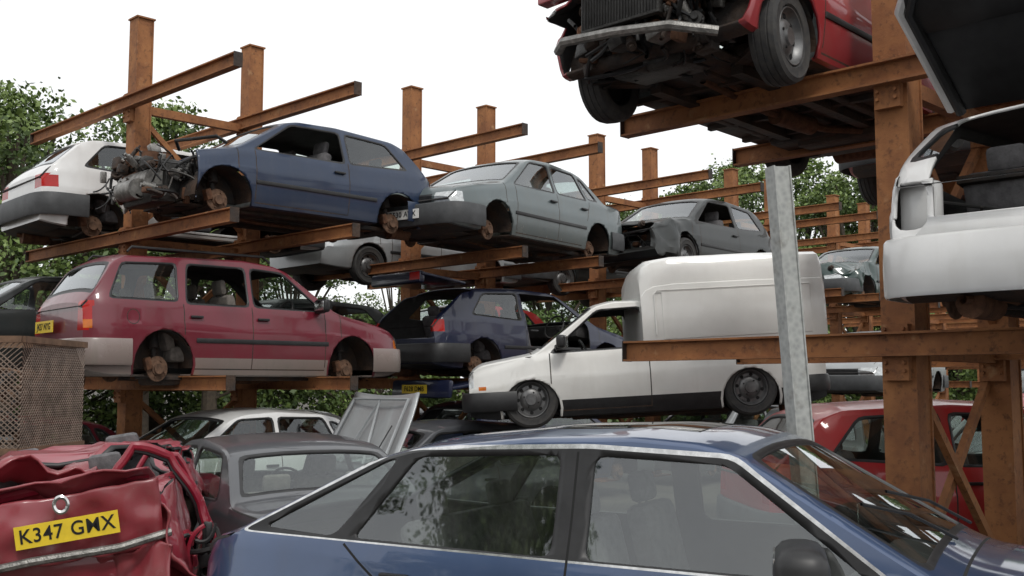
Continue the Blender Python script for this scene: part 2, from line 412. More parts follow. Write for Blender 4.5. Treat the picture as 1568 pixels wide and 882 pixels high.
    for x in S['axles']:
        for sg in (1,-1):
            steer=S.get('steer',0) if k<2 else 0
            if wl[k]: linked('wheel',WHEEL,E,(x,sg*(W-.12),.29+dz),(0,.7*k,(0 if sg>0 else math.pi)+steer))
            else: linked('brake_hub',HUB,E,(x,sg*(W-.2),.27+dz),(0,0,0 if sg>0 else math.pi))
            k+=1
    b=MB(); zs=S.get('sill',.22)
    b.tube([(S['xf']-.7,.1,zs+.02),(.3,.05,zs-.05),(-.6,.0,zs-.04),(S['axles'][1]+.25,.25,zs-.02),(S['axles'][1]-.15,.3,zs+.02),(S['xr']+.1,.4,zs)],.025,0,8)
    b.cyl((S['xr']+.45,.38,zs-.02),(S['xr']+.15,.38,zs-.02),.08,0,12)
    b.box((-.2,W*.6,zs-.015),(2.0,.07,.05),m=1,bev=.01); b.box((-.2,-W*.6,zs-.015),(2.0,.07,.05),m=1,bev=.01)
    b.box((.1,0,zs+.0),(2.2,.24,.05),m=1,bev=.02)
    b.cyl((S['axles'][1],-W+.2,.27),(S['axles'][1],W-.2,.27),.035,1,8); b.box((S['axles'][0],0,.26),(.12,W*1.3,.07),m=1,bev=.01)
    b.box((S['axles'][1]+.35,-.2,zs-.03),(.5,.6,.12),m=1,bev=.04)
    b.obj('underbody',[RUSTP,UND],E)
    if S.get('seats',True): seats(E,S,S.get('fab',SEAT),S.get('rearseat',True))
    if S.get('fb',True): bumper(S,E,True,S.get('fbz',(.26,.52))[0],S.get('fbz',(.26,.52))[1],S.get('bump',GREYP),S.get('bproj',.06),S.get('bstrip'))
    if S.get('rb',True): bumper(S,E,False,S.get('rbz',(.3,.55))[0],S.get('rbz',(.3,.55))[1],S.get('bump',GREYP),S.get('bproj',.06),S.get('bstrip'))
    b=MB()
    for hx,hz in S.get('handles',[]):
        for sg in (1,-1): b.box((hx,sg*(W*.995),hz),(.15,.03,.025),m=0,bev=.006)
    if S.get('mirror'):
        mx,mz=S['mirror']; ms=S.get('mirscale',1)
        for sg in S.get('mirsides',(1,-1)):
            b.box((mx,sg*(W+.06+.03*ms),mz),(.1*ms,.2*ms,.14*ms),(0,0,-sg*.25),0,.035*ms,3); b.box((mx+.03,sg*(W-.01),mz-.05),(.08,.14,.05),m=0,bev=.01)
            b.box((mx-.048*ms,sg*(W+.06+.03*ms),mz),(.01,.15*ms,.1*ms),(0,0,-sg*.25),1,.003)
    if S.get('rub'):
        z=S['rub']
        for sg in (1,-1): b.box(((S['axles'][0]+S['axles'][1])/2,sg*(W*.997),z),(S['axles'][0]-S['axles'][1]-.74,.02,.045),m=0,bev=.006)
    if S.get('wipers'):
        wx=S['ws'][0]; top=S['top']
        for y0 in (.55,-.05):
            a=Vector((wx+.02,y0,interp(top,wx)+.005)); q=Vector((wx-.28,y0-.5,interp(top,wx-.28)+.022)); b.tube([a,a.lerp(q,.5)+Vector((0,0,.03)),q],.008,0,5)
    if len(b.bm.verts): b.obj('trim',[BLACK,CHROME],E)
    else: b.bm.free()
    if S.get('engine'):
        b=MB(); x1=S['xf']-.05; clutter(b,(x1-.75,-W+.35,.3),(x1-.05,W-.35,.78),S['engine'],S.get('seed',3),(0,1,2,4)); b.obj('engine',CLM,E)
    return E
def lampsF(y0,y1,z0,z1): return [('end',rect(y0,z0,y1,z1),'front',6),('end',rect(-y1,z0,-y0,z1),'front',6)]
def hatch(p,**k):
    S=dict(xr=-1.86,xf=1.88,W=1.62,H=1.38,paint=p,sill=.22,
     top=[(-1.86,.80),(-1.83,.90),(-1.78,.94),(-1.42,1.28),(-1.25,1.34),(-.4,1.385),(.15,1.36),(.33,1.31),(.97,.93),(1.05,.90),(1.6,.79),(1.78,.73),(1.86,.66),(1.88,.60)],
     belt=[(-1.9,.90),(-1,.89),(1.0,.84),(1.9,.62)],axles=(1.17,-1.25),ws=(.94,.36),rw=(-1.75,-1.44),
     win=[[(-.42,.90),(.79,.88),(.25,1.25),(-.42,1.265)],[(-1.38,.955),(-.52,.905),(-.52,1.265),(-1.13,1.235)]],
     gaps=[(-.47,.27,-.47,.89),(.80,.30,.80,.86),(-.47,.27,.80,.27),(1.02,.86,1.02,.62)],handles=[(-.33,.76)],rub=.52,
     cuts=lampsF(.42,.68,.5,.64)+[('end',rect(-.38,.53,.38,.63),'front',2),('end',rect(.52,.6,.72,.82),'rear',4),('end',rect(-.72,.6,-.52,.82),'rear',4)])
    S.update(k); return S
def saloon(p,**k):
    S=dict(xr=-2.1,xf=2.05,W=1.68,H=1.39,paint=p,sill=.22,
     top=[(-2.1,.86),(-2.07,.93),(-1.95,.955),(-1.5,.98),(-1.02,1.31),(-.82,1.355),(-.2,1.395),(.2,1.37),(.38,1.32),(1.0,.95),(1.1,.915),(1.7,.81),(1.93,.75),(2.02,.68),(2.05,.60)],
     belt=[(-2.1,.92),(-1,.91),(1.0,.86),(2.0,.66)],axles=(1.25,-1.25),ws=(.97,.41),rw=(-1.46,-1.05),
     win=[[(-.12,.92),(.83,.90),(.3,1.265),(-.12,1.28)],[(-.95,.93),(-.21,.92),(-.21,1.28),(-.80,1.265)],[(-1.27,.955),(-1.03,.95),(-.9,1.22),(-.98,1.21)]],
     gaps=[(-.165,.27,-.165,.9),(.84,.30,.84,.88),(-.165,.27,.84,.27),(-.9,.62,-1.02,.9),(-.165,.27,-.8,.27),(1.07,.88,1.07,.62)],handles=[(-.03,.78),(-.84,.78)],rub=.52,
     cuts=lampsF(.42,.72,.50,.655)+[('end',rect(-.38,.53,.38,.64),'front',2),('side',rect(1.9,.50,2.06,.655),'side',6),('end',rect(.42,.66,.76,.82),'rear',4),('end',rect(-.76,.66,-.42,.82),'rear',4)])
    S.update(k); return S
# ---------------------------------------------------------------- placement frame of the racks
Rx,Ry=.701,.713
def RC(t,c,z=0): return (Rx*t-Ry*c,Ry*t+Rx*c,z)
YR=math.degrees(math.atan2(Ry,Rx)); YL=YR+180
pBlue=paint('paint_dark_blue',(.005,.022,.064),.12,coat=.5,rough=.5); pMar=paint('paint_maroon',(.155,.006,.02),.3,coat=.6,dcol=(.10,.06,.05)); pMarL=paint('paint_dusty_grey_pink',(.24,.18,.165),.7)
pGrey=paint('paint_silver_grey',(.10,.13,.135),.35,metal=.25); pBlk=paint('paint_black_green',(.007,.011,.011),.12,coat=.35,rough=.5); pWht=paint('paint_white',(.74,.74,.73),.2,dcol=(.3,.27,.22))
pVan=paint('paint_cream_white',(.8,.795,.76),.2,dcol=(.34,.3,.24)); pNavy=paint('paint_navy',(.005,.010,.04),.12,coat=.5); pRed=paint('paint_red',(.32,.008,.018),.2)
pRed2=paint('paint_bright_red',(.42,.015,.018),.3); pSil=paint('paint_silver',(.40,.42,.43),.3,metal=.3); pFord=paint('paint_metallic_blue',(.055,.092,.185),.08,coat=1,rough=.3,metal=.4)
pDG=paint('paint_graphite',(.085,.09,.10),.15,metal=.2); pGrn=paint('paint_dark_green',(.012,.04,.035),.2)
pCrim=paint('paint_crimson',(.27,.007,.026),.25)
Z1,Z2,Z3=1.75,3.47,5.1
# ---- foreground blue hatchback
S=dict(xr=-2.36,xf=2.3,W=1.76,H=1.47,paint=pFord,paint2=SUNR,sill=.22,crown=.055,tumble=.15,sm=.03,
 top=[(-2.36,.84),(-2.33,.90),(-2.26,.935),(-2.15,.955),(-1.35,1.335),(-1.1,1.40),(-.5,1.46),(.0,1.475),(.3,1.455),(.47,1.41),(1.22,.985),(1.32,.945),(1.9,.87),(2.2,.78),(2.3,.62)],
 belt=[(-2.4,.90),(-1,.895),(1.1,.88),(2.2,.72)],axles=(1.4,-1.36),arch=.35,ws=(1.2,.49),rw=(-2.1,-1.38),
 wouter=[(-2.06,.925),(1.1,.895),(.44,1.35),(-.2,1.375),(-1.08,1.345),(-1.22,1.325)],
 win=[[(-1.93,.95),(-1.49,.93),(-1.19,1.295),(-1.24,1.295)],[(-1.38,.93),(-.33,.915),(-.33,1.345),(-1.08,1.315)],[(-.17,.915),(1.01,.905),(.42,1.325),(-.17,1.345)]],
 wn=3,gaps=[(-.25,.27,-.25,1.36),(1.1,.3,1.1,.88),(-.25,.27,1.06,.27),(-1.0,.6,-1.42,.90),(1.3,.9,1.3,.62)],handles=[(-.1,.78),(-1.1,.78)],rub=.5,
 cuts=[('top',rect(-.48,-.43,.22,.43),'up',8),('top',rect(-.465,-.415,.205,.415),'up',10)]+lampsF(.42,.72,.52,.66),
 glass=GLASSF,wheels=(1,1,1,1),wipers=True,mirror=(.78,.93),mirscale=2.0,dash=1.0,bump=pFord,fab=SEAT,gapmat=GAP)
car('hatchback_car',S,(.84,5.28,0),-28)
# ---- graphite car behind
S=saloon(pDG,win=[[(-.12,.92),(.83,.90),(.3,1.265),(-.12,1.28)],[(-1.15,.95),(-.21,.92),(-.21,1.28),(-.88,1.25)]],fab=SEATL,sm=.06)
car('saloon_car',S,(-2.15,9.6,-.15),121)
# ---- estate
S=dict(xr=-2.13,xf=2.05,W=1.68,H=1.43,paint=pMar,paint2=pMarL,band=.38,sill=.2,
 top=[(-2.13,.88),(-2.10,.95),(-2.05,.99),(-1.80,1.33),(-1.65,1.395),(-.2,1.435),(.2,1.40),(.38,1.345),(1.0,.95),(1.1,.915),(1.7,.81),(1.93,.75),(2.02,.68),(2.05,.60)],
 belt=[(-2.1,.92),(-1,.91),(1.0,.86),(2.0,.66)],axles=(1.25,-1.25),ws=(.97,.41),rw=(-2.04,-1.8),arch=.35,
 win=[[(-.12,.92),(.83,.90),(.3,1.28),(-.12,1.30)],[(-.98,.92),(-.21,.92),(-.21,1.30),(-.93,1.30)],[(-1.86,.945),(-1.10,.94),(-1.08,1.295),(-1.70,1.27)]],nowin=(0,1),
 gaps=[(-.165,.27,-.165,.9),(.84,.30,.84,.88),(-.165,.27,.84,.27),(-1.02,.6,-1.03,.9),(-.165,.27,-.9,.27),(1.07,.88,1.07,.62)],handles=[(-.03,.78),(-.88,.78)],rub=.55,
 cuts=[('end',rect(.56,.62,.8,.9),'rear',4),('end',rect(-.8,.62,-.56,.9),'rear',4),('side',rect(-2.14,.64,-2.05,.72),'side',5),('side',rect(-2.14,.72,-2.05,.90),'side',4),('side',rect(1.94,.52,2.04,.62),'side',5),
  ('side',circ(-1.62,.76,.075,14),'R',8),('side',circ(-1.62,.76,.066,14),'R',0)],
 bump=pMarL,mirror=(.72,.95),fab=SEATL,wheels=(0,0,0,0))
E=car('estate_car',S,RC(6.66,11.15,Z1-.22),YR-4,scale=(.92,1,1.08))
plate(E,'J427 NYG',-2.2,.25,.68,False)
b=MB()
for sg in (1,-1): b.tube([(-1.6,sg*.55,1.40),(-1.55,sg*.55,1.45),(.1,sg*.55,1.46),(.2,sg*.55,1.40)],.014,0)
b.obj('roof_rails',[BLACK],E)
# ---- blue stripped hatch (front removed)
S=hatch(pBlue,nowin=(0,),seats=True,fb=False,bonnet=False,
 dels=[('top',rect(1.06,-.72,2.0,.72),'up'),('end',rect(-1,.1,1,.8),'front'),('side',rect(1.5,.1,2,.8),'any')],
 bump=pBlue,mirsides=(1,-1),rub=.5)
E=car('stripped_hatchback_car',S,RC(7.2,11.05,Z2-.08),YL)
b=MB(); b.box((1.45,.1,.5),(.5,.55,.4),(0,0,.1),0,.04); b.cyl((1.75,-.3,.45),(1.75,.35,.45),.13,1,16); b.cyl((1.8,.3,.62),(1.8,.3,.75),.09,2,14)
b.box((1.55,-.2,.72),(.3,.4,.12),(0,.1,0),1,.03); b.box((1.7,.1,.3),(.3,.7,.2),(0,.1,0),0,.05); b.cyl((1.9,-.1,.35),(1.9,.25,.35),.11,1,16)
clutter(b,(1.2,-.6,.25),(1.95,.6,.74),230,11,(0,0,1,4,4,2),.12); clutter(b,(1.5,-.3,.6),(1.8,.3,.85),20,12,(0,1,4),.1)
b.tube([(1.0,.5,.95),(1.1,.45,1.02),(1.3,.3,.98),(1.35,.0,1.0),(1.2,-.2,.95)],.02,3); b.obj('engine',CLM,E)
# ---- grey saloon
S=saloon(pGrey,fab=SEATL,bump=GREYP,glass=GLASSD,engine=0,bstrip=GREYP)
E=car('saloon_car',S,RC(10.75,10.75,Z2-.1),YL+9,scale=(1.0,1.02,1.04)); plate(E,'G530 AVX',2.17,0,.40,True)
def dent(seed,amp,cx,rad):
    def f(v):
        w=max(0,1-abs(v.x-cx)/rad); n=noise.noise_vector(Vector((v.x*2.1+seed,v.y*2.1,v.z*2.6)))
        n2=noise.noise_vector(Vector((v.x*6+seed,v.y*6,v.z*7)))
        return v+(n*amp+n2*amp*.35)*w
    return f
S=hatch(pBlk,deform=dent(4,.22,2.0,1.2),nowin=(0,),engine=40,wheels=(1,0,0,0),fb=False,dels=[('end',rect(-.45,.4,.6,.8),'front')],cuts=[])
car('crashed_hatchback_car',S,RC(15.3,10.9,Z2-.1),YL+5,scale=(1.05,1.05,1.08))
S=saloon(pGrn,deform=dent(9,.25,2.0,1.3),engine=30,nowin=(0,))
car('crashed_saloon_car',S,RC(22.0,11.0,Z2-.2),YL)
# ---- white hatch far side
S=hatch(pWht,dels=[('side',[(-.44,.3),(.8,.3),(.8,.88),(.25,1.27),(-.44,1.28)],'side')],bump=GREYP,rbz=(.34,.6),
  cuts=[('end',rect(.46,.66,.74,.82),'rear',4),('end',rect(-.74,.66,-.46,.82),'rear',4),('side',rect(-1.87,.66,-1.7,.80),'side',4)])
car('white_hatchback_car',S,RC(7.1,13.5,Z2-.15),YR-3,scale=(1.05,1.05,1.05))
car('pickup_truck',saloon(pSil,wheels=(1,1,0,0),engine=30,dels=[('top',rect(1.1,-.7,2.0,.7),'up')],fb=False,win=[[(-.12,.92),(.83,.90),(.3,1.265),(-.12,1.28)]],top=[(-2.1,.9),(-.7,.9),(-.6,1.3),(-.4,1.37),(.2,1.37),(.38,1.32),(1.0,.95),(1.1,.915),(1.7,.81),(1.93,.75),(2.02,.68),(2.05,.60)],rw=(-.66,-.61)),RC(11.3,13.7,Z2-.3),YL)
car('saloon_car',saloon(pBlk,wheels=(1,1,1,1)),RC(15.7,13.7,Z2-.2),YL)
# level 1
S=hatch(pNavy,xr=-2.0,dels=[('top',rect(-2.1,-.62,-1.3,.62),'up'),('end',rect(-.6,.62,.6,1.3),'rear'),('side',[(-.44,.3),(.8,.3),(.8,.88),(.25,1.27),(-.44,1.28)],'side')],
  top=[(-2.0,.80),(-1.97,.88),(-1.93,.93),(-1.5,1.28),(-1.3,1.34),(-.4,1.385),(.15,1.36),(.33,1.31),(.97,.93),(1.05,.90),(1.6,.79),(1.78,.73),(1.86,.66),(1.88,.60)],bump=BLACK,
  cuts=[('end',rect(.5,.7,.72,.86),'rear',4),('end',rect(-.72,.7,-.5,.86),'rear',4),('side',rect(-1.99,.7,-1.88,.86),'side',4)],gapmat=BLACK)
E=car('broken_hatchback_car',S,RC(11.3,11.1,Z1-.1),YR-3)
b=MB(); b.box((-1.75,0,1.42),(.75,1.15,.04),(0,.12,0),0,.015); b.box((-2.1,0,1.42),(.1,1.1,.16),(0,.1,0),0,.03); b.box((-2.155,-.45,1.43),(.01,.2,.1),m=1); b.obj('raised_tailgate',[pNavy,LRED],E)
car('hatchback_car',hatch(pBlk,engine=20),RC(15.7,11.1,Z1-.2),YL)
car('saloon_car',saloon(pBlk,deform=dent(2,.1,2,1.2)),RC(5.6,14.0,Z1-.1),YL)
car('hatchback_car',hatch(pBlk,deform=dent(6,.15,2,1.2)),RC(8.9,13.6,Z1-.2),YL)
car('hatchback_car',hatch(pRed2,deform=dent(6,.1,2,1.2)),RC(12.4,13.6,Z1-.1),YL)
# ground level
S=saloon(pWht,fab=SEAT,dels=[]); car('white_saloon_car',S,RC(6.6,11.0,0),YL)
S=hatch(pDG,bonnet=False,dels=[('top',rect(1.06,-.72,1.86,.72),'up')],engine=40,fb=False); E=car('hatchback_car',S,RC(7.95,9.25,-.12),YL-2)
b=MB(); nx,ny=12,12; g=[[None]*(ny+1) for _ in range(nx+1)]
for i in range(nx+1):
    for j in range(ny+1):
        s=i/nx; y=(j/ny-.5)*2; w=.68-.07*s-.05*s**4
        g[i][j]=b.bm.verts.new((.93-.50*s+.05*s*s-.05*(1-y*y), y*w, .90+.80*s-.04*s**3*(1-y*y)))
for i in range(nx):
    for j in range(ny): b.bm.faces.new((g[i][j],g[i+1][j],g[i+1][j+1],g[i][j+1])).smooth=True
o=b.obj('open_bonnet',[pSil],E); md=o.modifiers.new('t','SOLIDIFY'); md.thickness=.02
b=MB(); b.tube([(.95,-.55,.94),(.56,-.48,1.62),(.55,.48,1.62),(.95,.55,.94)],.018,0,6); b.tube([(.93,-.2,.95),(.57,0,1.6),(.93,.2,.95)],.016,0,6); b.cyl((1.15,.45,.8),(.72,.42,1.35),.008,1,6); b.obj('bonnet_frame',[pSil,BLACK],E)
S=hatch(pNavy,noglass=('rw',)); E=car('hatchback_car',S,RC(11.5,10.9,.1),YR-3)
b=MB(); b.box((-1.62,0,1.56),(.85,1.2,.05),(0,R_(-8),0),0,.02); b.box((-2.03,0,1.5),(.08,1.25,.24),(0,.1,0),0,.035); b.obj('raised_tailgate',[pNavy],E); plate(E,'F628 DMB',-2.085,0.1,1.5,False)
car('saloon_car',saloon(pBlk),RC(12,13.6,-.1),YL); car('saloon_car',saloon(pMar),RC(4.9,13.4,-.1),YL); car('hatchback_car',hatch(pSil),RC(16.5,11,0),YL)
car('hatchback_car',hatch(pWht,deform=dent(7,.12,1.8,1.4)),RC(8.2,13.6,-.05),YL)
car('hatchback_car',hatch(pBlk,deform=dent(7,.12,1.8,1.4)),(-5.4,11.2,-.1),100)
# ---- maroon wreck
def crush(v):
    n=noise.noise_vector(Vector((v.x*1.9+7,v.y*2.2,v.z*2.4))); n2=noise.noise_vector(Vector((v.x*5+3,v.y*5,v.z*6))); n3=noise.noise_vector(Vector((v.x*13,v.y*13,v.z*13)))
    k=max(0,min(1,(v.z-.75)/.3)); v=v+(n*.16+n2*.08+n3*.02)*(.4+.6*k)
    if v.z>.92: v.z=.92+(v.z-.92)*.5
    return v
S=saloon(pCrim,deform=crush,nowin=(0,1,2),noglass=('rw','ws'),rb=False,fb=False,bump=pMar,mirsides=(),
  dels=[('side',[(-.9,.35),(-.17,.35),(-.17,.9),(-.9,.9)],'R'),('end',rect(-.7,.35,.7,.5),'rear')])
E=car('crushed_saloon_car',S,(-2.74,7.4,.10),103,0,-9,scale=(.83,.84,1))
b=MB()
def door_loop(b,M,r=.028):
    pts=[(0,0,0),(0,0,.5),(.08,.02,.78),(.35,.03,.92),(.75,.02,.84),(1.0,0,.55),(1.12,-.02,.25),(1.02,0,-.1)]
    P=[M@Vector(p) for p in pts]; Q=[]
    for i in range(len(P)):
        a,c=P[i],P[(i+1)%len(P)]
        for k in range(5): Q.append(a.lerp(c,k/5)+noise.noise_vector(a.lerp(c,k/5)*5)*.03)
    b.tube(Q+[Q[0]],r,0,8); b.tube([q+Vector((.02,.025,-.025)) for q in Q]+[Q[0]],r*.65,1,6)
door_loop(b,Matrix.Translation((-1.5,-.38,.22))@Euler((.1,0,-1.4)).to_matrix().to_4x4()@Matrix.Diagonal((.56,1,1.0,1)),.026)
door_loop(b,Matrix.Translation((-1.1,-.45,.22))@Euler((.05,0,-1.2)).to_matrix().to_4x4()@Matrix.Diagonal((.5,1,.95,1)),.02)
clutter(b,(-1.7,-1.0,.05),(-1.4,-.65,.6),60,5,(0,0,0,1),.1)
b.obj('door_frame',[pCrim,BLACK,pCrim,HOSE],E)
def sheet(name,mats,par,w,h,loc,rot,seed,amp=.06):
    b=MB(); nx,ny=34,22; vs=[[None]*(ny+1) for _ in range(nx+1)]
    for i in range(nx+1):
        for j in range(ny+1):
            p=Vector((w*(i/nx-.5),h*(j/ny-.5),0)); q=noise.noise_vector(Vector((p.x*3+seed,p.y*3,0)))*amp+noise.noise_vector(Vector((p.x*9+seed,p.y*9,0)))*amp*.4
            vs[i][j]=b.bm.verts.new(p+Vector((q.x*.6,q.y*.6,q.z*1.4)))
    for i in range(nx):
        for j in range(ny): b.bm.faces.new((vs[i][j],vs[i+1][j],vs[i+1][j+1],vs[i][j+1])).smooth=True
    o=b.obj(name,mats,par,loc,rot,60); md=o.modifiers.new('t','SOLIDIFY'); md.thickness=.012; return o
sheet('tailgate_panel',[pCrim],E,1.5,.34,(-2.2,0,.80),(R_(90),0,R_(90)),4,.06)
sheet('tailgate_top',[pCrim],E,.3,1.45,(-2.1,0,.98),(0,.3,0),14,.06)
sheet('crumpled_roof',[pCrim],E,1.2,1.1,(-1.25,.3,1.10),(.15,.1,.2),8,.12)
sheet('torn_quarter',[pCrim],E,.7,.5,(-1.9,-.74,.55),(R_(80),0,R_(15)),18,.12)
sheet('torn_lower_panel',[pCrim],E,.6,.4,(-2.15,-.5,.42),(R_(85),0,R_(80)),28,.14)
P_=empty('plate_mount'); P_.parent=E; P_.scale=(1.1,1.1,1); plate(P_,'K347 GMX',-2.09,-.2,.80,False,size=.09)
b=MB(); b.tube([(-2.2,-.8,.69),(-2.29,-.5,.665),(-2.3,0,.675),(-2.27,.5,.655),(-2.2,.8,.63)],.022,0,8); b.lathe([(.028,0),(.04,.006),(.05,0),(.04,-.006),(.028,0)],Matrix.Translation((-2.285,-.2,.93))@Euler((0,0,R_(90))).to_matrix().to_4x4(),1)
b.tube([(-2.05,-.7,1.0),(-2.1,-.3,1.03),(-2.08,.2,1.0),(-2.1,.7,1.02)],.03,2,8)
b.obj('rear_trim',[ALU,CHROME,pCrim],E)
# ---- white van
S=dict(xr=-1.95,xf=1.9,W=1.5,H=1.42,paint=pVan,paint2=BLACK,band=.38,sill=.2,tumble=.13,crown=.04,
 top=[(-1.95,.9),(-1.9,.92),(-.15,.93),(-.1,1.41),(.3,1.42),(.5,1.38),(1.14,.93),(1.2,.90),(1.75,.82),(1.87,.76),(1.9,.66)],
 belt=[(-2,.88),(1.2,.85),(1.9,.66)],axles=(1.25,-1.1),arch=.31,ws=(1.12,.53),
 win=[[(.02,.90),(1.0,.88),(.48,1.29),(.02,1.30)]],nowin=(0,),
 gaps=[(-.03,.27,-.03,.9),(1.03,.3,1.03,.87),(-.03,.27,1.03,.27)],handles=[(.08,.79)],wheels=(1,1,1,1),wdrop=.11,rearseat=False,mirror=(.9,.98),
 cuts=lampsF(.42,.66,.55,.72)+[('end',rect(-.38,.55,.38,.7),'front',2),('side',rect(1.72,.52,1.8,.56),'side',5)],bump=BLACK,fbz=(.3,.5),rbz=(.32,.5))
E=car('panel_van',S,(1.42,12.0,1.17),182,3.2,0,scale=(.98,1,1))
b=MB()
def loftbox(b,xs,prof,m=0):
    rings=[]
    for x,sw,zt in xs:
        P=[(p[0]*sw,.86+(p[1]-.86)*(zt-.86)/(1.86-.86)) for p in prof]
        rings.append([b.bm.verts.new((x,y,z)) for y,z in P]+[b.bm.verts.new((x,-y,z)) for y,z in reversed(P)])
    n=len(rings[0])
    for p,q in zip(rings,rings[1:]):
        for k in range(n):
            f=b.bm.faces.new((p[k],q[k],q[(k+1)%n],p[(k+1)%n])); f.smooth=True; f.material_index=m
    b.bm.faces.new(rings[0]); b.bm.faces.new(rings[-1][::-1])
prof=[(.745,.86),(.765,.90),(.765,1.25),(.755,1.45),(.745,1.52),(.728,1.53),(.71,1.7),(.67,1.79),(.55,1.83),(.2,1.86)]
loftbox(b,[(-1.97,.97,1.78),(-1.94,1,1.84),(-1.2,1,1.86),(-.35,1,1.86),(-.12,1,1.83),(-.03,.985,1.77),(.02,.97,1.66)],prof)
for sg in (1,-1): b.box((-1.0,sg*.768,1.2),(1.6,.008,.5),m=0,bev=.003)
b.obj('cargo_box',[pVan],E,ang=35)
b=MB()
for sg in (1,-1): b.tube([(-1.8,sg*.775,1.46),(-.15,sg*.775,1.46),(-.12,sg*.775,1.43),(-.12,sg*.775,1.0)],.008,0,6)
b.obj('box_beading',[pVan],E)
# ---- red front-end wreck on right rack
S=hatch(pRed,wheels=(1,1,1,1),wdrop=.0,steer=.12,fb=False,bonnet=False,deform=dent(12,.14,1.9,.8),
  dels=[('end',rect(-.6,.1,.6,.8),'front'),('side',rect(1.62,.1,2,.62),'any')])
ZR1,ZR2=1.98,3.70
E=car('crashed_hatchback_car',S,RC(7.05,4.12,ZR2-.2),YL,-1.5)
b=MB(); clutter(b,(1.2,-.5,.2),(1.85,.5,.68),240,21,(0,0,4,1,4,2),.14)
b.box((1.35,-.1,.32),(.4,.6,.3),(0,.1,0),0,.06); b.cyl((1.6,-.45,.24),(1.6,.45,.26),.05,4,10); b.cyl((1.17,-.6,.27),(1.17,.6,.27),.03,0,8)
for sg in (1,-1): b.beam((1.05,sg*.3,.22),(1.3,sg*.62,.22),.09,.03,4); b.cyl((1.17,sg*.52,.3),(1.17,sg*.48,.7),.06,0,10)
b.obj('engine',CLM,E)
b=MB(); b.box((1.9,.0,.5),(.05,.62,.3),m=0,bev=.01); 
for k in range(26): b.box((1.93,-.29+k*.0232,.5),(.006,.004,.26),m=1)
b.tube([(1.75,-.66,.36),(1.93,-.45,.33),(1.97,0,.28),(1.93,.4,.24),(1.75,.62,.2)],.032,2,8)
b.box((1.9,0,.68),(.1,1.35,.05),(.04,0,0),3,.01); b.box((1.78,.42,.6),(.2,.22,.22),(0,0,0),4,.05)
b.obj('radiator_and_crossmember',[DARKM,GAP,ALU,pRed,TANK],E)
sheet('torn_wing',[pRed],E,.45,.35,(1.85,.6,.72),(.6,.9,.3),3,.1); sheet('torn_panel',[pRed],E,1.1,.2,(1.95,.0,.78),(R_(75),0,R_(90)),6,.07)
b=MB()
for sg in (1,-1): b.beam((-1.1,sg*.33,.18),(1.1,sg*.33,.18),.09,.06,1)
b.box((-.95,.1,.15),(.5,.75,.12),(0,0,0),0,.04); b.tube([(1.0,0,.2),(.2,.02,.14),(-.5,.1,.14),(-.9,.45,.14),(-1.6,.45,.16)],.03,2,8); b.cyl((.1,.02,.14),(-.35,.06,.14),.07,2,12)
for x in (-.6,-.1,.4,.85): b.beam((x,-.7,.2),(x,.7,.2),.05,.04,0)
b.cyl((-1.45,-.3,.2),(-1.45,.3,.2),.11,2,14); b.cyl((-1.25,-.6,.27),(-1.25,.6,.27),.04,2,8)
b.obj('chassis',[UND,UND,RUSTP],E)
car('red_hatchback_car',hatch(pRed2,wheels=(1,1,1,1)),RC(11.6,4.3,ZR2-.2),YL)
# ---- white hatch, rear towards camera, on near side of right rack
S=hatch(pWht,W=1.7,dels=[('end',rect(-.50,.66,.50,1.0),'rear'),('top',rect(-1.95,-.52,-1.25,.52),'up'),('end',rpoly(rect(.53,.6,.72,.86),.07,3),'rear'),('end',rpoly(rect(-.72,.6,-.53,.86),.07,3),'rear')],
  bump=pWht,rbz=(.24,.56),cuts=[],nowin=(0,1),rub=None,top=[(-1.86,.86),(-1.83,.95),(-1.78,1.0),(-1.42,1.28),(-1.25,1.34),(-.4,1.385),(.15,1.36),(.33,1.31),(.97,.93),(1.05,.90),(1.6,.79),(1.78,.73),(1.86,.66),(1.88,.60)])
E=car('white_hatchback_car',S,RC(7.45,1.87,ZR1-.1),YR)
b=MB()
q=[(-.6,0),(-.64,.75),(-.45,1.05),(.45,1.05),(.64,.75),(.6,0)]
b.tube([(-x*.75-1.3,y,1.36+x*.6) for y,x in q],.035,0,8)
b.tube([(-x*.75-1.3,y*.92,1.33+x*.6) for y,x in q],.03,1,8)
vs=[b.bm.verts.new((-x*.75-1.3,y*.9,1.345+x*.6)) for y,x in q]; f=b.bm.faces.new(vs); f.material_index=1
b.box((-1.3-.6,0,1.83),(.42,1.2,.05),(0,R_(38),0),1,.02)
b.obj('raised_tailgate',[pWht,BLACK],E)
b=MB(); clutter(b,(-1.7,-.5,.45),(-.9,.5,.72),40,31,(0,4,3)); b.box((-1.0,0,.9),(.6,1.2,.05),(0,.15,0),4,.01)
for sg in (1,-1): b.box((-1.72,sg*.62,.73),(.1,.22,.3),m=6,bev=.03)
b.obj('boot_contents',CLM+[pWht],E)
S=hatch(pBlk,wheels=(1,1,1,1)); car('black_hatchback_car',S,RC(8.6,1.7,ZR2-.2),YR)
# ---- reds behind
car('red_hatchback_car',hatch(pRed2,rub=None),(3.72,8.95,.16),4)
S=hatch(pRed2,deform=dent(5,.2,1.8,1.5),engine=20); car('crashed_hatchback_car',S,RC(15.3,4.8,.6),YL)
car('saloon_car',saloon(pGrey,deform=dent(8,.2,1.8,1.5)),RC(12.4,4.2,0),YL); car('hatchback_car',hatch(pBlk),RC(13.8,7.6,0),YL+20)
car('saloon_car',saloon(pBlk),(4.9,6.2,-.05),80); car('hatchback_car',hatch(pGrn),RC(19,7,0),YL); car('saloon_car',saloon(pSil),RC(19.5,9.5,1.3),YL+8)
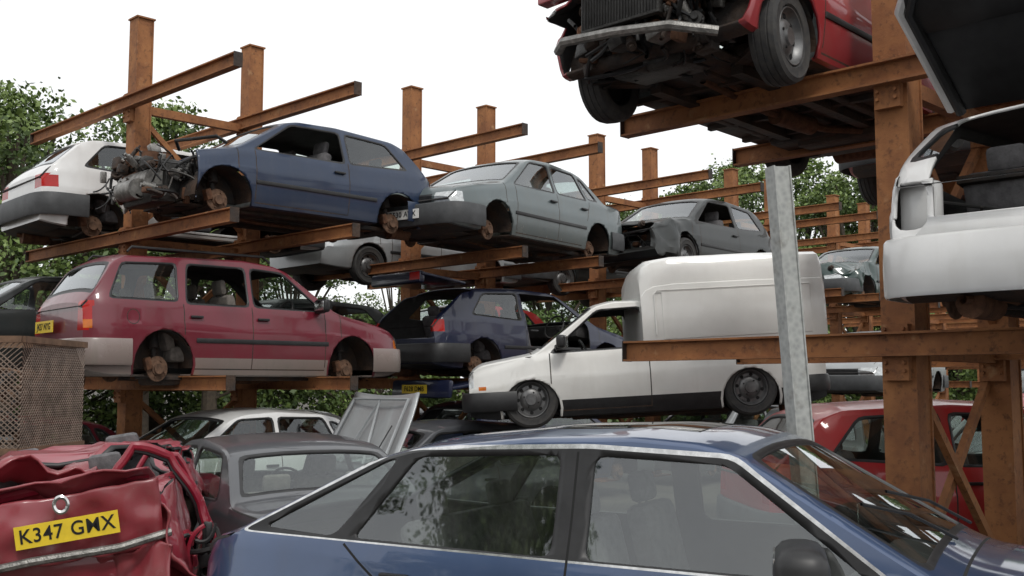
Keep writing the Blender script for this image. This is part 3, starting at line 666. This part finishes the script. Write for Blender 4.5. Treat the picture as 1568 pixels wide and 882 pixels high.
# ---------------------------------------------------------------- racks
def rack(name,c0,ts,levels,armN,armF,H,pw=.21,braces=True):
    b=MB(); capm=1
    for i,t in enumerate(ts):
        x,y,_=RC(t,c0)
        a=Vector((x,y,0)); 
        u=Vector((Rx,Ry,0)); v=Vector((-Ry,Rx,0))
        b.beam(a,a+Vector((0,0,H)),pw*.9,pw*.9,0,up=u)
        for s in (1,-1): b.beam(a+u*s*(pw/2-.008),a+u*s*(pw/2-.008)+Vector((0,0,H)),.016+.002*s,pw,0,up=v)
        b.beam(a+Vector((0,0,H)),a+Vector((0,0,H+.02)),pw+.03,pw+.03,0,up=u)
        b.beam(a+Vector((0,0,0)),a+Vector((0,0,.03)),.45,.45,0,up=u)
        for z in levels:
            s=v*-armN; e=v*armF; o=Vector((0,0,z-.075))
            off=-u*(pw/2+.06)
            b.ibeam(a+s+o+off,a+e+o+off,.1,.15,0)
            for q in (s,e): b.beam(a+q+o+off,a+q*1.004+o+off,.104,.154,1)
            b.beam(a+off*.6+Vector((0,0,z-.3)),a+off*.6+Vector((0,0,z+.05)),.12,.17,0,up=v)
            for dz in (-.24,-.19,-.03,.02):
                for sg in (-1,1):
                    p=a+off*.6-u*.06+v*sg*.06+Vector((0,0,z+dz)); b.cyl(p,p-u*.02,.012,0,6)
    for i in range(0,len(ts)-1,2):
        a=Vector(RC(ts[i],c0)); c=Vector(RC(ts[i+1],c0))
        for z in levels:
            b.beam(a+Vector((0,0,z-.12)),c+Vector((0,0,z-.12)),.08,.1,0)
        zz=[.2]+list(levels)
        for z0,z1 in zip(zz,zz[1:]):
            b.beam(a+Vector((0,0,z1-.2)),c+Vector((0,0,z0+.05)),.05,.06,0)
            b.beam(a+Vector((0,0,z0+.05))+Vector((-Ry,Rx,0))*.06,c+Vector((0,0,z1-.2))+Vector((-Ry,Rx,0))*.06,.05,.06,0)
    return b.obj(name,[RUST,UND])
ts=[]
for k in range(0,9): ts+= [1.67+4.3*k,3.22+4.3*k]
rack('steel_car_rack',12.2,ts,(Z1,Z2,Z3),2.5,2.75,6.08)
rack('steel_car_rack',3.0,[6.6,8.15,10.9,12.45,15.2,16.75],(ZR1,ZR2,5.6),2.3,2.1,6.4,.22)
# ---------------------------------------------------------------- grey post, cage
b=MB(); b.beam((0,0,-1.0),(0,0,2.0),.1,.07,0,up=(0,1,0))
for s in (1,-1): b.beam((s*.05,0,-1.0),(s*.05,0,2.004),.008,.09,0,up=(0,1,0))
b.obj('galvanised_post',[GALV],None,(1.60,5.9,.85),(0,R_(-4.2),R_(20)))
b=MB(); X0,X1,Y0,Y1=-5.1,-3.72,8.2,9.4
for x in (X0,X1):
    for y in (Y0,Y1): b.beam((x,y,0),(x,y,2.02),.05,.05,0)
for z in (.15,1.15,2.0):
    b.beam((X0,Y0,z),(X1,Y0,z),.05,.05,0); b.beam((X0,Y1,z),(X1,Y1,z),.05,.05,0); b.beam((X0,Y0,z),(X0,Y1,z),.05,.05,0); b.beam((X1,Y0,z),(X1,Y1,z),.05,.05,0)
b.box((-3.98-.25,Y0-.04,1.86),(.36,.02,.2),m=2,bev=.005)
for (ax,ay),(bx,by) in (((X0,Y0),(X1,Y0)),((X1,Y0),(X1,Y1))):
    A=Vector((ax,ay,.15));B=Vector((bx,by,.15));n=30
    for k in range(-40,n+1):
        for s in (0,1):
            k0=max(k,0);z0=(k0-k)/n*1.2; k1=min(n,k+int(n*1.54)); z1=(k1-k)/n*1.2
            if k1<=k0: continue
            p0=A.lerp(B,k0/n); p1=A.lerp(B,k1/n)
            if s: p0=A+B-p0; p1=A+B-p1
            b.tube([(p0.x,p0.y,.15+z0),(p1.x,p1.y,.15+min(z1,1.85))],.005,1,4)
clutter(b,(X0+.1,Y0+.1,.3),(X1-.1,Y1-.1,1.75),200,77,(0,1,2,4))
b.obj('mesh_stillage_cage',[simple('cage_frame',(.2,.12,.075),.85,.1,.4,12),simple('cage_wire',(.26,.2,.16),.8,.2,.4,9),RUSTP,HOSE,DARKM])
# ---------------------------------------------------------------- trees
def leafmat(name,c1,c2):
    m,t,bb=nt(name); f=ramp(t,noise_n(t,.9,3,.6),.35,.65)
    t.links.new(mixrgb(t,f,c1,c2),bb.inputs['Base Color']); bb.inputs['Roughness'].default_value=.55
    return m
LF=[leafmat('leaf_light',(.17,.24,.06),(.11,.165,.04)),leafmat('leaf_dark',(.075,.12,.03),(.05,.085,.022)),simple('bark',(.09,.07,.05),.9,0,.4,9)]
def treemesh(seed,H,Rr,n=15000,ls=.17):
    rng=np.random.default_rng(seed); rnd=random.Random(seed)
    b=MB(); 
    b.cyl((0,0,0),(0,0,H*.5),.28,2,10,.16); clumps=[]
    for i in range(38):
        a=rnd.uniform(0,6.28); h=rnd.uniform(.22,.97)*H; prof=math.sin(min(1,max(.05,(h/H-.12)/.88))**.75*math.pi)**.6
        r=Rr*prof*rnd.uniform(.35,1.0); p=Vector((r*math.cos(a),r*math.sin(a),h)); clumps.append((p,rnd.uniform(.5,1.15)*Rr*.32))
        s=Vector((0,0,h*.55)); b.tube([s,s.lerp(p,.5)+Vector((0,0,-.15)),p],.05,2,5)
    o=b.obj('t',[]); me0=o.data
    V=[];F=[];MI=[]
    vs=[v.co[:] for v in me0.vertices]; V.extend(vs); F.extend([tuple(p.vertices) for p in me0.polygons]); MI.extend([2]*len(F)); bpy.data.objects.remove(o)
    per=n//len(clumps); nv=len(V)
    for p,r in clumps:
        d=rng.normal(size=(per,3)); d/=np.linalg.norm(d,axis=1)[:,None]; rad=r*rng.uniform(.35,1.0,per)**.5*(1+.25*rng.normal(size=per)*.6)
        c=np.array(p)[None]+d*rad[:,None]*np.array([1,1,.75])
        u=rng.normal(size=(per,3)); u/=np.linalg.norm(u,axis=1)[:,None]; w=np.cross(u,rng.normal(size=(per,3))); w/=np.linalg.norm(w,axis=1)[:,None]
        s=ls*rng.uniform(.5,1.2,per)[:,None]
        q=np.stack([c-u*s*.5,c+w*s*.3,c+u*s*.5,c-w*s*.3],1).reshape(-1,3); V.extend(q.tolist())
        F.extend([(nv+4*k,nv+4*k+1,nv+4*k+2,nv+4*k+3) for k in range(per)]); nv+=4*per
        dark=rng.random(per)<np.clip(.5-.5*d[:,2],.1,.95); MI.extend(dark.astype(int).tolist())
    me=bpy.data.meshes.new('tree'); me.from_pydata(V,[],F); me.polygons.foreach_set('material_index',np.array(MI,dtype=np.int32))
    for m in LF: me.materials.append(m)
    me.update(); return me
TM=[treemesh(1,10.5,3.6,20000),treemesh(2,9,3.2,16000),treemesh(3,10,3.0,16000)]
tp=[(-18.5,33,0,1.0),(-14.6,31,1,1.15),(-11,32,2,1.0),(-21,37,2,1.1),(-8,39,1,.8),(-16.5,37,0,1.0),(-12.5,38,1,1.1),(-9.5,34,0,.9),
 (1.5,47,1,1.1),(5,50,2,1.02),(8.3,45,0,1.0),(11.5,44,1,1.22),(14,42,2,1.08),(16.5,44,0,1.05),(19.5,44,1,1.1),(9.8,50,2,1.2),(22.5,47,0,1),(26,45,2,1),(12.8,40,0,.92),(7,43,2,.9),(16,39,1,.95),
 (-5,46,0,.7),(-1.5,48,2,.8),(30,43,1,1.1),(-25,35,1,1.1),(-30,33,0,1),
 (-14,-4,0,.85),(-12.5,-10,1,.9),(-20,-8,2,1.0)]
random.seed(8)
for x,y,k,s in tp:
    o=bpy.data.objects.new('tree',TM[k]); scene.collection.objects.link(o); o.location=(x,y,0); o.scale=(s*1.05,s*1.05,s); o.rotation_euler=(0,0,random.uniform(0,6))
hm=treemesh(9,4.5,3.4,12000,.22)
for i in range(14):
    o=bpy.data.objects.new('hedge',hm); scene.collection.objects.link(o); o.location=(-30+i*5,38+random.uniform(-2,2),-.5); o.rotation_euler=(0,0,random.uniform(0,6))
BR=simple('tan_brick',(.3,.2,.13),.9,0,.3,3,.3); E=empty('brick_building',(-9,-9,0),(0,0,R_(35)))
b=MB(); b.box((0,0,2),(14,5,4),m=0); b.box((0,2.515,3.95),(14.3,.2,.25),m=1)
for k in range(5): b.box((-5+2.5*k,2.51,2.2),(1.3,.06,1.2),m=2); b.box((-5+2.5*k,2.53,1.56),(1.5,.1,.08),m=1)
b.box((0,0,4.15),(14.4,5.4,.3),m=1); b.obj('walls_roof_windows',[BR,GREYP,SUNR],E)
# ---------------------------------------------------------------- ground
m,t,bb=nt('yard_ground'); f=ramp(t,noise_n(t,.6,4,.7),.35,.65)
c=mixrgb(t,f,(.11,.095,.075),(.06,.055,.048)); c=mixrgb(t,ramp(t,noise_n(t,6,4,.7),.5,.7),c,(.04,.035,.03)); t.links.new(c,bb.inputs['Base Color']); bb.inputs['Roughness'].default_value=.9
bump(t,bb,noise_n(t,8,4,.7),.5,.05)
b=MB(); b.quad([(-600,-600,0),(600,-600,0),(600,900,0),(-600,900,0)]); b.obj('ground',[m])
# ---------------------------------------------------------------- light
w=bpy.data.worlds.new('World'); scene.world=w; w.use_nodes=True; t=w.node_tree; bg=t.nodes['Background']
sky=t.nodes.new('ShaderNodeTexSky'); sky.sky_type='NISHITA'; sky.sun_disc=False; EL,AZ=50,165
sky.sun_elevation=R_(EL); sky.sun_rotation=R_(AZ)
tc=t.nodes.new('ShaderNodeTexCoord')
cl=ramp(t,noise_n(t,1.6,4,.55,tc.outputs['Generated']),.3,.7)
cloud=mixrgb(t,cl,(8.2,8.35,8.5),(9.1,9.1,9.05))
t.links.new(mixrgb(t,.94,sky.outputs[0],cloud),bg.inputs['Color']); bg.inputs['Strength'].default_value=.13
sl=bpy.data.lights.new('sun','SUN'); sl.energy=1.5; sl.angle=R_(12); sl.color=(1,.97,.92)
so=bpy.data.objects.new('sun',sl); scene.collection.objects.link(so)
d=Vector((math.sin(R_(AZ))*math.cos(R_(EL)),math.cos(R_(AZ))*math.cos(R_(EL)),math.sin(R_(EL))))
so.rotation_euler=(-d).to_track_quat('-Z','Y').to_euler()
# ---------------------------------------------------------------- camera
cd=bpy.data.cameras.new('camera'); co=bpy.data.objects.new('camera',cd); scene.collection.objects.link(co)
co.location=(0,0,1.65); co.rotation_euler=(R_(95.16),0,0); cd.lens=37.9; cd.sensor_width=36; cd.clip_start=.05; cd.clip_end=3000
scene.camera=co
scene.view_settings.view_transform='Standard'; scene.view_settings.look='None'; scene.view_settings.exposure=0
